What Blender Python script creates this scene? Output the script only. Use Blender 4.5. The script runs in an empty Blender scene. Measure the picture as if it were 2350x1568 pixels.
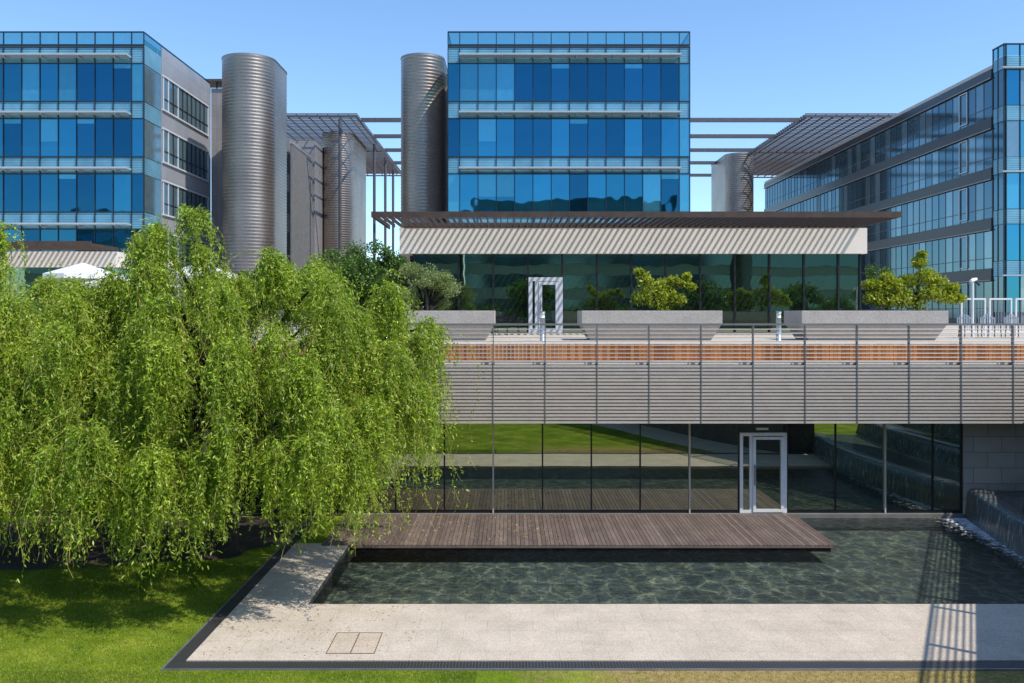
import bpy, math, random
import numpy as np
from mathutils import Vector
random.seed(7); np.random.seed(7)
scene=bpy.context.scene
H=5.4
F=2000.0
# survey helpers: metres from measured image bearings on a known depth plane
def X(u,d): return (u-1170.0)*d/F
def Z(v,d): return H-(v-718.0)*d/F

# ---------------------------------------------------------------- materials
def newmat(name):
    m=bpy.data.materials.new(name); m.use_nodes=True
    nt=m.node_tree; nt.nodes.clear()
    out=nt.nodes.new('ShaderNodeOutputMaterial')
    return m,nt,out
def N(nt,t,**kw):
    n=nt.nodes.new(t)
    for k,v in kw.items():
        if k.startswith('i_'):
            n.inputs[k[2:].replace('_',' ')].default_value=v
        else: setattr(n,k,v)
    return n
def coords(nt,plane='xyz'):
    g=N(nt,'ShaderNodeNewGeometry')
    if plane=='xyz': return g.outputs['Position']
    s=N(nt,'ShaderNodeSeparateXYZ'); c=N(nt,'ShaderNodeCombineXYZ')
    nt.links.new(g.outputs['Position'],s.inputs[0])
    nt.links.new(s.outputs[plane[0].upper()],c.inputs[0])
    nt.links.new(s.outputs[plane[1].upper()],c.inputs[1])
    return c.outputs[0]
def c4(c): return (c[0],c[1],c[2],1)
def ramp(nt,fac,stops):
    r=N(nt,'ShaderNodeValToRGB'); e=r.color_ramp.elements
    while len(e)<len(stops): e.new(0.5)
    for i,(p,c) in enumerate(stops):
        e[i].position=p; e[i].color=c4(c)
    nt.links.new(fac,r.inputs[0]); return r.outputs[0]
def mixc(nt,fac,a,b,mode='MIX'):
    m=N(nt,'ShaderNodeMix',data_type='RGBA',blend_type=mode)
    for s,i in ((fac,0),(a,6),(b,7)):
        if isinstance(s,(int,float)): m.inputs[i].default_value=s
        elif isinstance(s,tuple): m.inputs[i].default_value=c4(s)
        else: nt.links.new(s,m.inputs[i])
    return m.outputs[2]
def noise(nt,vec,scale,detail=4,rough=.55):
    n=N(nt,'ShaderNodeTexNoise'); n.inputs['Scale'].default_value=scale
    n.inputs['Detail'].default_value=detail; n.inputs['Roughness'].default_value=rough
    nt.links.new(vec,n.inputs['Vector']); return n.outputs['Fac']
def bump(nt,h,strength,dist=.02):
    b=N(nt,'ShaderNodeBump'); b.inputs['Strength'].default_value=strength
    b.inputs['Distance'].default_value=dist
    nt.links.new(h,b.inputs['Height']); return b.outputs[0]
def surf(name,col,rough=.6,metal=0.0,var=.25,scale=3.0,fine=40.0,finev=.15,bmp=.15,spec=.5):
    m,nt,out=newmat(name)
    p=coords(nt)
    n1=noise(nt,p,scale,5); n2=noise(nt,p,fine,3)
    lo=tuple(c*(1-var) for c in col); hi=tuple(min(1,c*(1+var)) for c in col)
    c=ramp(nt,n1,[(.25,lo),(.75,hi)])
    lo2=(1-finev,)*3; hi2=(1,1,1)
    f=ramp(nt,n2,[(.35,lo2),(.65,hi2)])
    c=mixc(nt,1.0,c,f,'MULTIPLY')
    b=N(nt,'ShaderNodeBsdfPrincipled')
    nt.links.new(c,b.inputs['Base Color'])
    b.inputs['Roughness'].default_value=rough; b.inputs['Metallic'].default_value=metal
    b.inputs['Specular IOR Level'].default_value=spec
    if bmp>0: nt.links.new(bump(nt,n2,bmp),b.inputs['Normal'])
    nt.links.new(b.outputs[0],out.inputs[0]); return m
def tiles(name,col,plane,bw,rh,var=.12,mortar=.006,mcol=None,rough=.7,speck=.25,off=.5,metal=0.0,sspeck=60,stain=.14):
    m,nt,out=newmat(name)
    v=coords(nt,plane); p=coords(nt)
    b=N(nt,'ShaderNodeTexBrick'); nt.links.new(v,b.inputs['Vector'])
    b.inputs['Scale'].default_value=1; b.inputs['Brick Width'].default_value=bw
    b.inputs['Row Height'].default_value=rh; b.inputs['Mortar Size'].default_value=mortar
    b.inputs['Mortar Smooth'].default_value=.2; b.offset=off
    b.inputs['Color1'].default_value=c4(tuple(c*(1-var) for c in col))
    b.inputs['Color2'].default_value=c4(tuple(min(1,c*(1+var)) for c in col))
    b.inputs['Mortar'].default_value=c4(mcol or tuple(c*.45 for c in col))
    f=ramp(nt,noise(nt,p,sspeck,4,.7),[(.35,(1-speck,)*3),(.65,(1,1,1))])
    g=ramp(nt,noise(nt,p,1.1,8,.72),[(.3,(1-stain,1-stain,1-stain*1.15)),(.65,(1.0,1.0,1.0))])
    c=mixc(nt,1.0,b.outputs['Color'],f,'MULTIPLY'); c=mixc(nt,1.0,c,g,'MULTIPLY')
    s=N(nt,'ShaderNodeBsdfPrincipled'); nt.links.new(c,s.inputs['Base Color'])
    s.inputs['Roughness'].default_value=rough; s.inputs['Metallic'].default_value=metal
    inv=N(nt,'ShaderNodeMath',operation='SUBTRACT'); inv.inputs[0].default_value=1
    nt.links.new(b.outputs['Fac'],inv.inputs[1])
    nt.links.new(bump(nt,inv.outputs[0],.3,.008),s.inputs['Normal'])
    nt.links.new(s.outputs[0],out.inputs[0]); return m
def glass(name,tint,dif,fac,rough=.02,wob=.04,wscale=.5,var=0.2,metal_noise=2.0,see=None):
    """reflective curtain-wall glass: tinted mirror layer over a dim (or see-through) layer"""
    m,nt,out=newmat(name)
    p=coords(nt)
    oi=N(nt,'ShaderNodeObjectInfo')
    nz=noise(nt,p,wscale,2)
    if see:
        d=N(nt,'ShaderNodeBsdfTransparent'); d.inputs[0].default_value=c4(see)
    else:
        d=N(nt,'ShaderNodeBsdfDiffuse')
        r=ramp(nt,oi.outputs['Random'],[(0,tuple(c*(1-var) for c in dif)),(1,tuple(c*(1+var) for c in dif))])
        n3=ramp(nt,noise(nt,p,metal_noise,4),[(.35,(.86,.86,.86)),(.65,(1.08,1.08,1.08))])
        nt.links.new(mixc(nt,1.0,r,n3,'MULTIPLY'),d.inputs[0])
    g=N(nt,'ShaderNodeBsdfGlossy'); g.inputs['Roughness'].default_value=rough
    r2=ramp(nt,oi.outputs['Random'],[(0,tuple(c*(1-var*.7) for c in tint)),(1,tuple(min(1,c*(1+var*.7)) for c in tint))])
    nt.links.new(r2,g.inputs[0])
    bn=bump(nt,nz,wob,.15); nt.links.new(bn,g.inputs['Normal'])
    mx=N(nt,'ShaderNodeMixShader'); mx.inputs[0].default_value=fac
    nt.links.new(d.outputs[0],mx.inputs[1]); nt.links.new(g.outputs[0],mx.inputs[2])
    nt.links.new(mx.outputs[0],out.inputs[0]); return m
def leafmat(name,lo,hi,trans=.35):
    m,nt,out=newmat(name)
    g=N(nt,'ShaderNodeNewGeometry')
    c=ramp(nt,g.outputs['Random Per Island'],[(0,lo),(.8,hi),(1,tuple(min(1,x*1.35) for x in hi))])
    big=ramp(nt,noise(nt,g.outputs['Position'],.9,3),[(.3,(.72,.78,.8)),(.7,(1.12,1.08,1.0))])
    c=mixc(nt,1.0,c,big,'MULTIPLY')
    b=N(nt,'ShaderNodeBsdfPrincipled'); nt.links.new(c,b.inputs['Base Color'])
    b.inputs['Roughness'].default_value=.42; b.inputs['Specular IOR Level'].default_value=.4
    t=N(nt,'ShaderNodeBsdfTranslucent'); nt.links.new(mixc(nt,1.0,c,(1.25,1.28,.5),'MULTIPLY'),t.inputs[0])
    mx=N(nt,'ShaderNodeMixShader'); mx.inputs[0].default_value=trans
    nt.links.new(b.outputs[0],mx.inputs[1]); nt.links.new(t.outputs[0],mx.inputs[2])
    nt.links.new(mx.outputs[0],out.inputs[0]); return m
def woodmat(name,lo,hi,rough=.6):
    m,nt,out=newmat(name)
    g=N(nt,'ShaderNodeNewGeometry')
    c=ramp(nt,g.outputs['Random Per Island'],[(0,lo),(1,hi)])
    mp=N(nt,'ShaderNodeMapping'); mp.inputs['Scale'].default_value=(25,2.5,25)
    nt.links.new(g.outputs['Position'],mp.inputs[0])
    f=ramp(nt,noise(nt,mp.outputs[0],1.2,5),[(.3,(.72,.72,.73)),(.7,(1.1,1.1,1.1))])
    c=mixc(nt,1.0,c,f,'MULTIPLY')
    st=ramp(nt,noise(nt,g.outputs['Position'],1.3,5,.7),[(.35,(.78,.78,.8)),(.65,(1.08,1.06,1.04))])
    c=mixc(nt,1.0,c,st,'MULTIPLY')
    b=N(nt,'ShaderNodeBsdfPrincipled'); nt.links.new(c,b.inputs['Base Color'])
    b.inputs['Roughness'].default_value=rough
    nt.links.new(b.outputs[0],out.inputs[0]); return m
def stripes(name,ca,cb,period,rough=.4,metal=.3,duty=.5):
    m,nt,out=newmat(name)
    g=N(nt,'ShaderNodeNewGeometry'); s=N(nt,'ShaderNodeSeparateXYZ')
    nt.links.new(g.outputs['Position'],s.inputs[0])
    a=N(nt,'ShaderNodeMath',operation='DIVIDE'); nt.links.new(s.outputs['Z'],a.inputs[0]); a.inputs[1].default_value=period
    b=N(nt,'ShaderNodeMath',operation='FRACT'); nt.links.new(a.outputs[0],b.inputs[0])
    c=ramp(nt,b.outputs[0],[(duty-.1,ca),(duty,cb)])
    n=ramp(nt,noise(nt,g.outputs['Position'],.6,3),[(.3,(.75,.75,.75)),(.7,(1.1,1.1,1.1))])
    c=mixc(nt,1.0,c,n,'MULTIPLY')
    p=N(nt,'ShaderNodeBsdfPrincipled'); nt.links.new(c,p.inputs['Base Color'])
    p.inputs['Roughness'].default_value=rough; p.inputs['Metallic'].default_value=metal
    nt.links.new(p.outputs[0],out.inputs[0]); return m

def lawn_mat():
    m,nt,out=newmat('lawn_grass'); p=coords(nt)
    c=ramp(nt,noise(nt,p,.9,7,.7),[(.3,(.095,.145,.010)),(.5,(.17,.245,.014)),(.68,(.34,.37,.05))])  # pale yellow patches paint sun dapples into the grass colour
    f=ramp(nt,noise(nt,p,45,4,.7),[(.3,(.55,.55,.55)),(.7,(1.15,1.15,1.15))])
    c=mixc(nt,1.0,c,f,'MULTIPLY')
    s=N(nt,'ShaderNodeSeparateXYZ'); nt.links.new(p,s.inputs[0])
    mr=N(nt,'ShaderNodeMapRange'); nt.links.new(s.outputs['X'],mr.inputs[0])
    mr.inputs[1].default_value=-2.0; mr.inputs[2].default_value=6.5
    my=N(nt,'ShaderNodeMapRange'); nt.links.new(s.outputs['Y'],my.inputs[0])
    my.inputs[1].default_value=11.0; my.inputs[2].default_value=12.3
    nz=noise(nt,p,.7,5,.7)
    ad=N(nt,'ShaderNodeMath',operation='ADD'); nt.links.new(mr.outputs[0],ad.inputs[0]); nt.links.new(nz,ad.inputs[1])
    ms=ramp(nt,ad.outputs[0],[(.75,(0,0,0)),(1.0,(1,1,1))])
    mm=mixc(nt,1.0,ms,my.outputs[0],'MULTIPLY')
    dry=ramp(nt,noise(nt,p,9,4,.7),[(.3,(.22,.15,.05)),(.7,(.40,.30,.13))])
    c=mixc(nt,mm,c,dry)
    b=N(nt,'ShaderNodeBsdfPrincipled'); nt.links.new(c,b.inputs['Base Color']); b.inputs['Roughness'].default_value=.9
    b.inputs['Specular IOR Level'].default_value=.1
    nt.links.new(bump(nt,noise(nt,p,60,4),.6,.03),b.inputs['Normal'])
    nt.links.new(b.outputs[0],out.inputs[0]); return m
def water_mat():
    m,nt,out=newmat('pool_water'); p=coords(nt)
    nz=N(nt,'ShaderNodeTexNoise'); nz.inputs['Scale'].default_value=1.6; nz.inputs['Detail'].default_value=3
    nt.links.new(p,nz.inputs['Vector'])
    mp=N(nt,'ShaderNodeMapping'); mp.inputs['Scale'].default_value=(1,.7,1); nt.links.new(p,mp.inputs[0])
    sub=N(nt,'ShaderNodeVectorMath',operation='SUBTRACT'); nt.links.new(nz.outputs['Color'],sub.inputs[0]); sub.inputs[1].default_value=(.5,.5,.5)
    scl=N(nt,'ShaderNodeVectorMath',operation='SCALE'); nt.links.new(sub.outputs[0],scl.inputs[0]); scl.inputs['Scale'].default_value=1.0
    add=N(nt,'ShaderNodeVectorMath',operation='ADD'); nt.links.new(mp.outputs[0],add.inputs[0]); nt.links.new(scl.outputs[0],add.inputs[1])
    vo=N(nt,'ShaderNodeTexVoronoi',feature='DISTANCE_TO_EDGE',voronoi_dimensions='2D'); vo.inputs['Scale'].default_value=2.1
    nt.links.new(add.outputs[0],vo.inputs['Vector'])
    tint=ramp(nt,vo.outputs['Distance'],[(0,(1.0,1.0,.88)),(.028,(.92,.94,.82)),(.07,(.58,.63,.60)),(.32,(.42,.48,.50))])  # bright cell edges paint the caustic light network into the water tint
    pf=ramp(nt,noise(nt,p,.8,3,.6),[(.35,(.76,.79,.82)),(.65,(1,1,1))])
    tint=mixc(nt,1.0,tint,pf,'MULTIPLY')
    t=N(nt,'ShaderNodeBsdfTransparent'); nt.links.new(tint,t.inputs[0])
    w=noise(nt,p,5.5,4,.6)
    bn=bump(nt,w,.5,.10)
    g=N(nt,'ShaderNodeBsdfGlossy'); g.inputs['Roughness'].default_value=.03; nt.links.new(bn,g.inputs['Normal'])
    fr=N(nt,'ShaderNodeFresnel'); fr.inputs[0].default_value=1.30; nt.links.new(bn,fr.inputs['Normal'])
    mx=N(nt,'ShaderNodeMixShader'); nt.links.new(fr.outputs[0],mx.inputs[0])
    nt.links.new(t.outputs[0],mx.inputs[1]); nt.links.new(g.outputs[0],mx.inputs[2])
    s=N(nt,'ShaderNodeSeparateXYZ'); nt.links.new(p,s.inputs[0])
    mr=N(nt,'ShaderNodeMapRange'); nt.links.new(s.outputs['X'],mr.inputs[0]); mr.inputs[1].default_value=9.4; mr.inputs[2].default_value=12.2
    ad=N(nt,'ShaderNodeMath',operation='ADD'); nt.links.new(mr.outputs[0],ad.inputs[0]); nt.links.new(noise(nt,p,8,6,.75),ad.inputs[1])
    sc=N(nt,'ShaderNodeMath',operation='MULTIPLY'); sc.inputs[1].default_value=.5; nt.links.new(ad.outputs[0],sc.inputs[0])
    fm=ramp(nt,sc.outputs[0],[(.59,(0,0,0)),(.69,(1,1,1))])
    fo=N(nt,'ShaderNodeBsdfDiffuse'); fo.inputs[0].default_value=(.75,.78,.8,1)
    mf=N(nt,'ShaderNodeMixShader'); nt.links.new(fm,mf.inputs[0]); nt.links.new(mx.outputs[0],mf.inputs[1]); nt.links.new(fo.outputs[0],mf.inputs[2])
    nt.links.new(mf.outputs[0],out.inputs[0]); return m
def fall_mat():
    m,nt,out=newmat('falling_water'); p=coords(nt)
    mp=N(nt,'ShaderNodeMapping'); mp.inputs['Scale'].default_value=(11,11,.8); nt.links.new(p,mp.inputs[0])
    n=noise(nt,mp.outputs[0],2.0,4,.6)
    c=ramp(nt,n,[(.40,(.07,.085,.09)),(.60,(.15,.18,.19)),(.72,(.72,.76,.78))])
    b=N(nt,'ShaderNodeBsdfPrincipled'); nt.links.new(c,b.inputs['Base Color']); b.inputs['Roughness'].default_value=.12
    nt.links.new(bump(nt,n,.15,.03),b.inputs['Normal']); nt.links.new(b.outputs[0],out.inputs[0]); return m
def clearglass(name,tint,fac):
    m,nt,out=newmat(name)
    t=N(nt,'ShaderNodeBsdfTransparent'); t.inputs[0].default_value=c4(tint)
    g=N(nt,'ShaderNodeBsdfGlossy'); g.inputs[0].default_value=(.35,.5,.55,1); g.inputs['Roughness'].default_value=.03
    p=coords(nt); f=ramp(nt,noise(nt,p,1.5,3),[(.3,(fac*.7,)*3),(.7,(fac*1.2,)*3)])
    mx=N(nt,'ShaderNodeMixShader'); nt.links.new(f,mx.inputs[0])
    nt.links.new(t.outputs[0],mx.inputs[1]); nt.links.new(g.outputs[0],mx.inputs[2])
    nt.links.new(mx.outputs[0],out.inputs[0]); return m

M={}
M['lawn']=lawn_mat(); M['water']=water_mat(); M['fall']=fall_mat()
M['paving']=tiles('granite_paving',(.69,.58,.47),'xy',.78,.46,.03,.004,(.46,.385,.31),.75,.42,sspeck=42,stain=.24)
M['hatchstone']=tiles('hatch_stone',(.64,.52,.40),'xy',2,2,.02,.001,None,.75,.42,sspeck=42,stain=.2)
M['terrace']=tiles('terrace_paving',(.56,.49,.41),'xy',.6,.6,.05,.005)
M['pooltile']=tiles('pool_tile',(.35,.38,.33),'xy',.6,.6,.14,.012,(.20,.22,.19),.6,.45,.5,0,8,.35)
M['grate']=tiles('drain_grate',(.20,.20,.20),'xy',.05,.05,.1,.02,(.03,.03,.03),.5,.2,0.0)
M['kerbmetal']=surf('galvanised_edge',(.33,.33,.33),.4,.6)
M['granitewall']=tiles('granite_wall',(.40,.36,.31),'xz',.75,.42,.10,.008,(.14,.13,.12))
M['concrete']=surf('concrete',(.54,.46,.395),.8,0,.10,1.2,25,.12)
M['planter']=surf('granite_planter',(.46,.42,.385),.75,0,.1,2,45,.35)
M['darkconc']=surf('dark_concrete',(.16,.155,.15),.8)
M['poolwall']=surf('wet_pool_edge',(.07,.07,.062),.6)
M['cascade']=surf('wet_granite',(.13,.13,.125),.3,0,.4,3,30,.5,.3)
M['gardenwall']=surf('rough_brown_granite',(.13,.10,.09),.8,0,.3,2,20,.4,.3)
M['steel']=surf('brushed_steel',(.56,.485,.42),.5,.1,.08)
M['post']=surf('grey_steel_post',(.25,.235,.225),.4,.3,.1)
M['rust']=surf('brown_painted_steel',(.085,.055,.043),.5,.2,.3)
M['mesh']=surf('grey_brown_grille',(.10,.078,.072),.5,.2,.2)
M['darksteel']=surf('dark_steel',(.03,.03,.033),.4,.4,.2)
M['greybeam']=surf('grey_painted_beam',(.10,.10,.12),.5,.2,.2)
M['whitealu']=surf('white_aluminium',(.66,.66,.68),.4,.1,.06,fine=10,finev=.05,bmp=0)
M['ledge']=surf('pale_grey_aluminium',(.40,.45,.50),.4,.2,.06,fine=10,finev=.05,bmp=0)
M['white']=surf('white_paint',(.78,.78,.77),.5,0,.05,bmp=0)
M['fascia']=surf('pale_render',(.80,.73,.65),.8,0,.06,.8,20,.1)
M['corr']=surf('corrugated_steel',(.345,.292,.255),.38,.85,.22,.3,6,.15,.0)
M['panel']=tiles('metal_cladding',(.33,.335,.365),'yz',1.4,.94,.05,.012,(.2,.2,.22),.45,.05,.0,.1,20)
M['panelx']=tiles('metal_cladding_front',(.30,.285,.29),'xz',.9,.94,.05,.012,(.2,.2,.22),.45,.05,.0,.1,20)
M['deck']=woodmat('deck_wood',(.120,.086,.070),(.200,.148,.120))
M['wood']=woodmat('red_cedar',(.22,.070,.022),(.54,.215,.065))
M['mullion']=surf('dark_mullion',(.02,.035,.05),.4,.3,.1)
M['gblue']=glass('blue_glass',(.040,.225,.36),(.012,.06,.08),.75,wob=.12,wscale=.35,var=.28)
M['gdark']=glass('dark_blue_glass',(.028,.165,.285),(.004,.025,.04),.66,wob=.12,wscale=.35,see=(.26,.55,.68),var=.28)
M['gblind']=glass('blind_behind_glass',(.08,.31,.44),(.065,.25,.33),.64,wob=.06,var=.22)
M['gteal']=glass('teal_glass',(.17,.28,.35),(.05,.09,.11),.57,.08,.01,.5)
M['gtealb']=glass('teal_glass_blind',(.25,.38,.45),(.14,.21,.24),.50,.08,.01,.5)
M['glow']=glass('lower_glass',(.82,.88,.68),(.003,.004,.003),.42,.005,.010,.5,.05)
M['gpav']=glass('pavilion_glass',(.42,.56,.43),(.014,.024,.016),.52,.01,.02,.6,.15,3)
M['louv']=stripes('blue_louvre',(.10,.28,.38),(.19,.41,.53),.16,.35,.25)
M['greyband']=surf('dark_blue_band',(.024,.027,.038),.35,.2,.2)
M['parapet']=clearglass('parapet_glass',(.55,.82,.86),.25)
M['bark']=surf('bark',(.055,.042,.03),.9,0,.4,8,30,.4,.6)
M['willow']=leafmat('willow_leaves',(.125,.205,.014),(.40,.52,.055),.40)
M['twig']=surf('willow_twig',(.36,.31,.07),.7,0,.2)
M['lime']=leafmat('lime_leaves',(.18,.24,.02),(.42,.45,.05),.4)
M['olive']=leafmat('olive_leaves',(.13,.18,.06),(.31,.37,.15),.3)
M['dark']=leafmat('dark_leaves',(.04,.085,.015),(.11,.20,.03),.3)
M['grassb']=leafmat('grass_blades',(.13,.195,.012),(.30,.37,.04),.4)
M['soil']=surf('soil_litter',(.06,.042,.03),.95,0,.5,2,30,.6,.8)
M['blackvoid']=surf('dark_recess_shade',(.012,.012,.012),.8,0,.1)
M['backwall']=surf('pale_office_wall',(.30,.33,.30),.7,0,.2)
M['ceiling']=surf('white_ceiling',(.75,.75,.73),.8,0,.05)
M['core']=surf('office_interior',(.22,.22,.22),.8,0,.3,.4)
M['fallen']=surf('dry_leaf',(.38,.30,.10),.8,0,.3)
M['lamp']=surf('bollard_grey',(.36,.42,.48),.4,.4,.05)
M['lens']=surf('frosted_lens',(.75,.75,.70),.3,0,.03)
M['hatchedge']=surf('hatch_edge',(.16,.11,.085),.6,.2,.1)

# ---------------------------------------------------------------- mesh builder
class MB:
    def __init__(s): s.v=[]; s.f=[]; s.m=[]; s.mats=[]
    def mi(s,mat):
        if mat not in s.mats: s.mats.append(mat)
        return s.mats.index(mat)
    def poly(s,pts,mat):
        b=len(s.v); s.v+= [tuple(p) for p in pts]; s.f.append(tuple(range(b,b+len(pts)))); s.m.append(s.mi(mat)); return s
    def box(s,x0,x1,y0,y1,z0,z1,mat,t=None):
        b=len(s.v)
        s.v+=[(x0,y0,z0),(x1,y0,z0),(x1,y1,z0),(x0,y1,z0),(x0,y0,z1),(x1,y0,z1),(x1,y1,z1),(x0,y1,z1)]
        for q in ((0,3,2,1),(4,5,6,7),(0,1,5,4),(1,2,6,5),(2,3,7,6),(3,0,4,7)):
            s.f.append(tuple(b+i for i in q)); s.m.append(s.mi(mat))
        return s
    def hexa(s,p,mat):
        b=len(s.v); s.v+=[tuple(q) for q in p]
        for q in ((0,3,2,1),(4,5,6,7),(0,1,5,4),(1,2,6,5),(2,3,7,6),(3,0,4,7)):
            s.f.append(tuple(b+i for i in q)); s.m.append(s.mi(mat))
        return s
    def tube(s,pts,rad,mat,n=8,cap=True):
        pts=[Vector(p) for p in pts]; b=len(s.v); k=len(pts)
        for i,p in enumerate(pts):
            d=(pts[min(i+1,k-1)]-pts[max(i-1,0)]).normalized()
            a=Vector((0,0,1)) if abs(d.z)<.9 else Vector((1,0,0))
            u=d.cross(a).normalized(); w=d.cross(u).normalized()
            r=rad[i] if isinstance(rad,(list,tuple)) else rad
            for j in range(n):
                t=2*math.pi*j/n; q=p+u*math.cos(t)*r+w*math.sin(t)*r; s.v.append(tuple(q))
        mi=s.mi(mat)
        for i in range(k-1):
            for j in range(n):
                s.f.append((b+i*n+j,b+i*n+(j+1)%n,b+(i+1)*n+(j+1)%n,b+(i+1)*n+j)); s.m.append(mi)
        if cap:
            s.f.append(tuple(b+j for j in range(n))); s.m.append(mi)
            s.f.append(tuple(b+(k-1)*n+j for j in reversed(range(n)))); s.m.append(mi)
        return s
    def mesh(s,name,origin=(0,0,0),smooth=False):
        me=bpy.data.meshes.new(name)
        o=origin
        me.from_pydata([(a-o[0],b-o[1],c-o[2]) for a,b,c in s.v],[],s.f)
        for mt in s.mats: me.materials.append(mt)
        me.polygons.foreach_set('material_index',s.m)
        if smooth: me.polygons.foreach_set('use_smooth',[True]*len(s.f))
        me.update(); return me
LOC={}
def place(name,me,loc=(0,0,0),parent=None,label=None,cat=None,kind=None,group=None):
    o=bpy.data.objects.new(name,me); scene.collection.objects.link(o)
    LOC[o]=Vector(loc)
    if parent is not None:
        o.parent=parent; o.location=Vector(loc)-LOC[parent]
    else: o.location=loc
    if label: o['label']=label
    if cat: o['category']=cat
    if kind: o['kind']=kind
    if group: o['group']=group
    return o
def empty(name,loc,label,cat,group=None):
    o=place(name,None,loc,None,label,cat,None,group); o.empty_display_size=.5; return o
def part(name,mb,parent,smooth=False,label=None,kind=None,origin=None):
    if origin is None:
        a=np.array(mb.v); c=(a.min(0)+a.max(0))/2; origin=(float(c[0]),float(c[1]),float(a[:,2].min()))
    return place(name,mb.mesh(name,origin,smooth),origin,parent,label,None,kind)
def top(name,mb,label=None,cat=None,kind=None,group=None,smooth=False):
    a=np.array(mb.v); c=(a.min(0)+a.max(0))/2; origin=(float(c[0]),float(c[1]),float(a[:,2].min()))
    return place(name,mb.mesh(name,origin,smooth),origin,None,label,cat,kind,group)

# ---------------------------------------------------------------- ground & pool
PX0,PX1,PY0,PY1=-3.73,18.0,16.07,23.25
WZ=-.055
g=MB()
for (x0,x1,y0,y1) in ((-700,700,-700,PY0),(-700,PX0,PY0,23.6),(PX1,700,PY0,23.6)):
    g.poly([(x0,y0,0),(x1,y0,0),(x1,y1,0),(x0,y1,0)],M['lawn'])
top('ground',g,'green lawn with dry worn patches and painted sun dapples around a stone pool','ground','structure')
p=MB()
p.box(-5.0,PX0,13.47,20.3,-.1,.03,M['paving'])
p.box(PX0,19,13.47,PY0,-.1,.03,M['paving'])
p.box(PX0+.001,PX0+.02,PY0,20.0,-.45,.02,M['poolwall'])
top('pavement',p,'pale granite paving slabs bordering the pool','pavement','structure')
p=MB(); p.poly([(PX0,PY0,-.4),(PX1,PY0,-.4),(PX1,PY1,-.4),(PX0,PY1,-.4)],M['pooltile'])
p.poly([(PX0,PY0,-.4),(PX0,PY0,-.1),(PX1,PY0,-.1),(PX1,PY0,-.4)],M['pooltile'])
p.poly([(PX0,PY1,-.4),(PX1,PY1,-.4),(PX1,PY1,.01),(PX0,PY1,.01)],M['pooltile'])
top('pool_basin',p,'dark tiled bottom of the shallow pool','pool','structure')
p=MB(); p.poly([(PX0+.021,PY0+.005,WZ),(PX1,PY0+.005,WZ),(PX1,PY1-.01,WZ),(PX0+.021,PY1-.01,WZ)],M['water'])
top('water',p,'rippling clear water of the pool','water','structure')
p=MB(); p.box(-5.24,19,13.17,13.455,-.1,.018,M['grate']); p.box(-5.24,-5.015,13.46,23.0,-.1,.018,M['grate'])
p.box(-5.27,19,13.14,13.168,-.1,.026,M['kerbmetal']); p.box(-5.27,-5.242,13.17,23.0,-.1,.026,M['kerbmetal'])
top('drain_grate',p,'grey metal drain grating edging the granite paving','drain')
p=MB(); pts=[]
for i in range(60):
    a=2*math.pi*i/60; r=1+.10*math.sin(3*a)+.06*math.sin(7*a+1)+.03*math.sin(13*a)
    pts.append((max(-15,min(-5.28,-9.6+5.0*math.cos(a)*r)),min(23.1,20.9+2.3*math.sin(a)*r),.006))
p.poly(pts,M['soil']); top('soil',p,'bare brown soil under the willow trees','soil','structure')
p=MB(); pl=[(8.0,13.1),(7.2,11.5),(6.3,9.8),(5.2,7.0),(3.6,3.7),(1.5,0),(-3,-5)]
pr=[(10.5,13.1),(9.3,11.3),(8.2,9.4),(7.2,6.6),(5.8,3.0),(3.8,-1.2),(-1,-6.5)]
for i in range(len(pl)-1):
    p.poly([(*pl[i],.006),(*pl[i+1],.006),(*pr[i+1],.006),(*pr[i],.006)],M['paving'])
top('path',p,'curved granite path crossing the lawn','path','structure')
p=MB()
wl=[(11.7,13.12)]+pr
for i in range(5):
    (xa,ya_),(xb,yb_)=wl[i],wl[i+1]
    if i==0: p.box(10.8,11.7,12.8,13.12,0,1.9,M['gardenwall']); continue
    p.hexa([(xb,yb_,0),(xb+.3,yb_-.05,0),(xa+.3,ya_-.05,0),(xa,ya_,0),(xb,yb_,1.9),(xb+.3,yb_-.05,1.9),(xa+.3,ya_-.05,1.9),(xa,ya_,1.9)],M['gardenwall'])
top('garden_wall',p,'rough brown granite retaining wall along the curved path','wall')
hx0,hx1=-2.9,-2.13
e=empty('floor_hatch',(-2.5,14.3,.03),'square stone access hatch with two leaves in the paving','hatch')
hb=MB(); y0,y1=13.72,14.62
for (a,b,c,d) in ((hx0,hx1,y0,y0+.012),(hx0,hx1,y1-.012,y1),(hx0,hx0+.012,y0+.013,y1-.013),(hx1-.012,hx1,y0+.013,y1-.013),((hx0+hx1)/2-.006,(hx0+hx1)/2+.006,y0+.013,y1-.013)):
    hb.box(a,b,c,d,.031,.038,M['hatchedge'])
part('frame',hb,e)
for k in range(2):
    lb=MB(); a=hx0+.02+k*.377; lb.box(a,a+.353,y0+.02,y1-.02,.030,.036,M['hatchstone']); part('leaf',lb,e)
e=empty('wooden_deck',(1.6,21.6,-.1),'weathered brown timber deck jutting over the pool','deck')
d=MB(); x=-4.35
while x<7.45:
    d.box(x,x+.090,20.1+random.uniform(-.006,.006),23.2,.020+random.uniform(-.002,.002),.047+random.uniform(-.002,.002),M['deck']); x+=.100
part('planks',d,e)
d=MB(); d.box(-3.7,7.42,20.14,20.24,-.12,.015,M['darksteel']); d.box(-3.7,7.45,20.08,20.092,-.02,.019,M['deck'])
d.box(7.40,7.44,20.25,23.1,-.12,.015,M['darksteel'])
part('beam',d,e)
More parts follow.
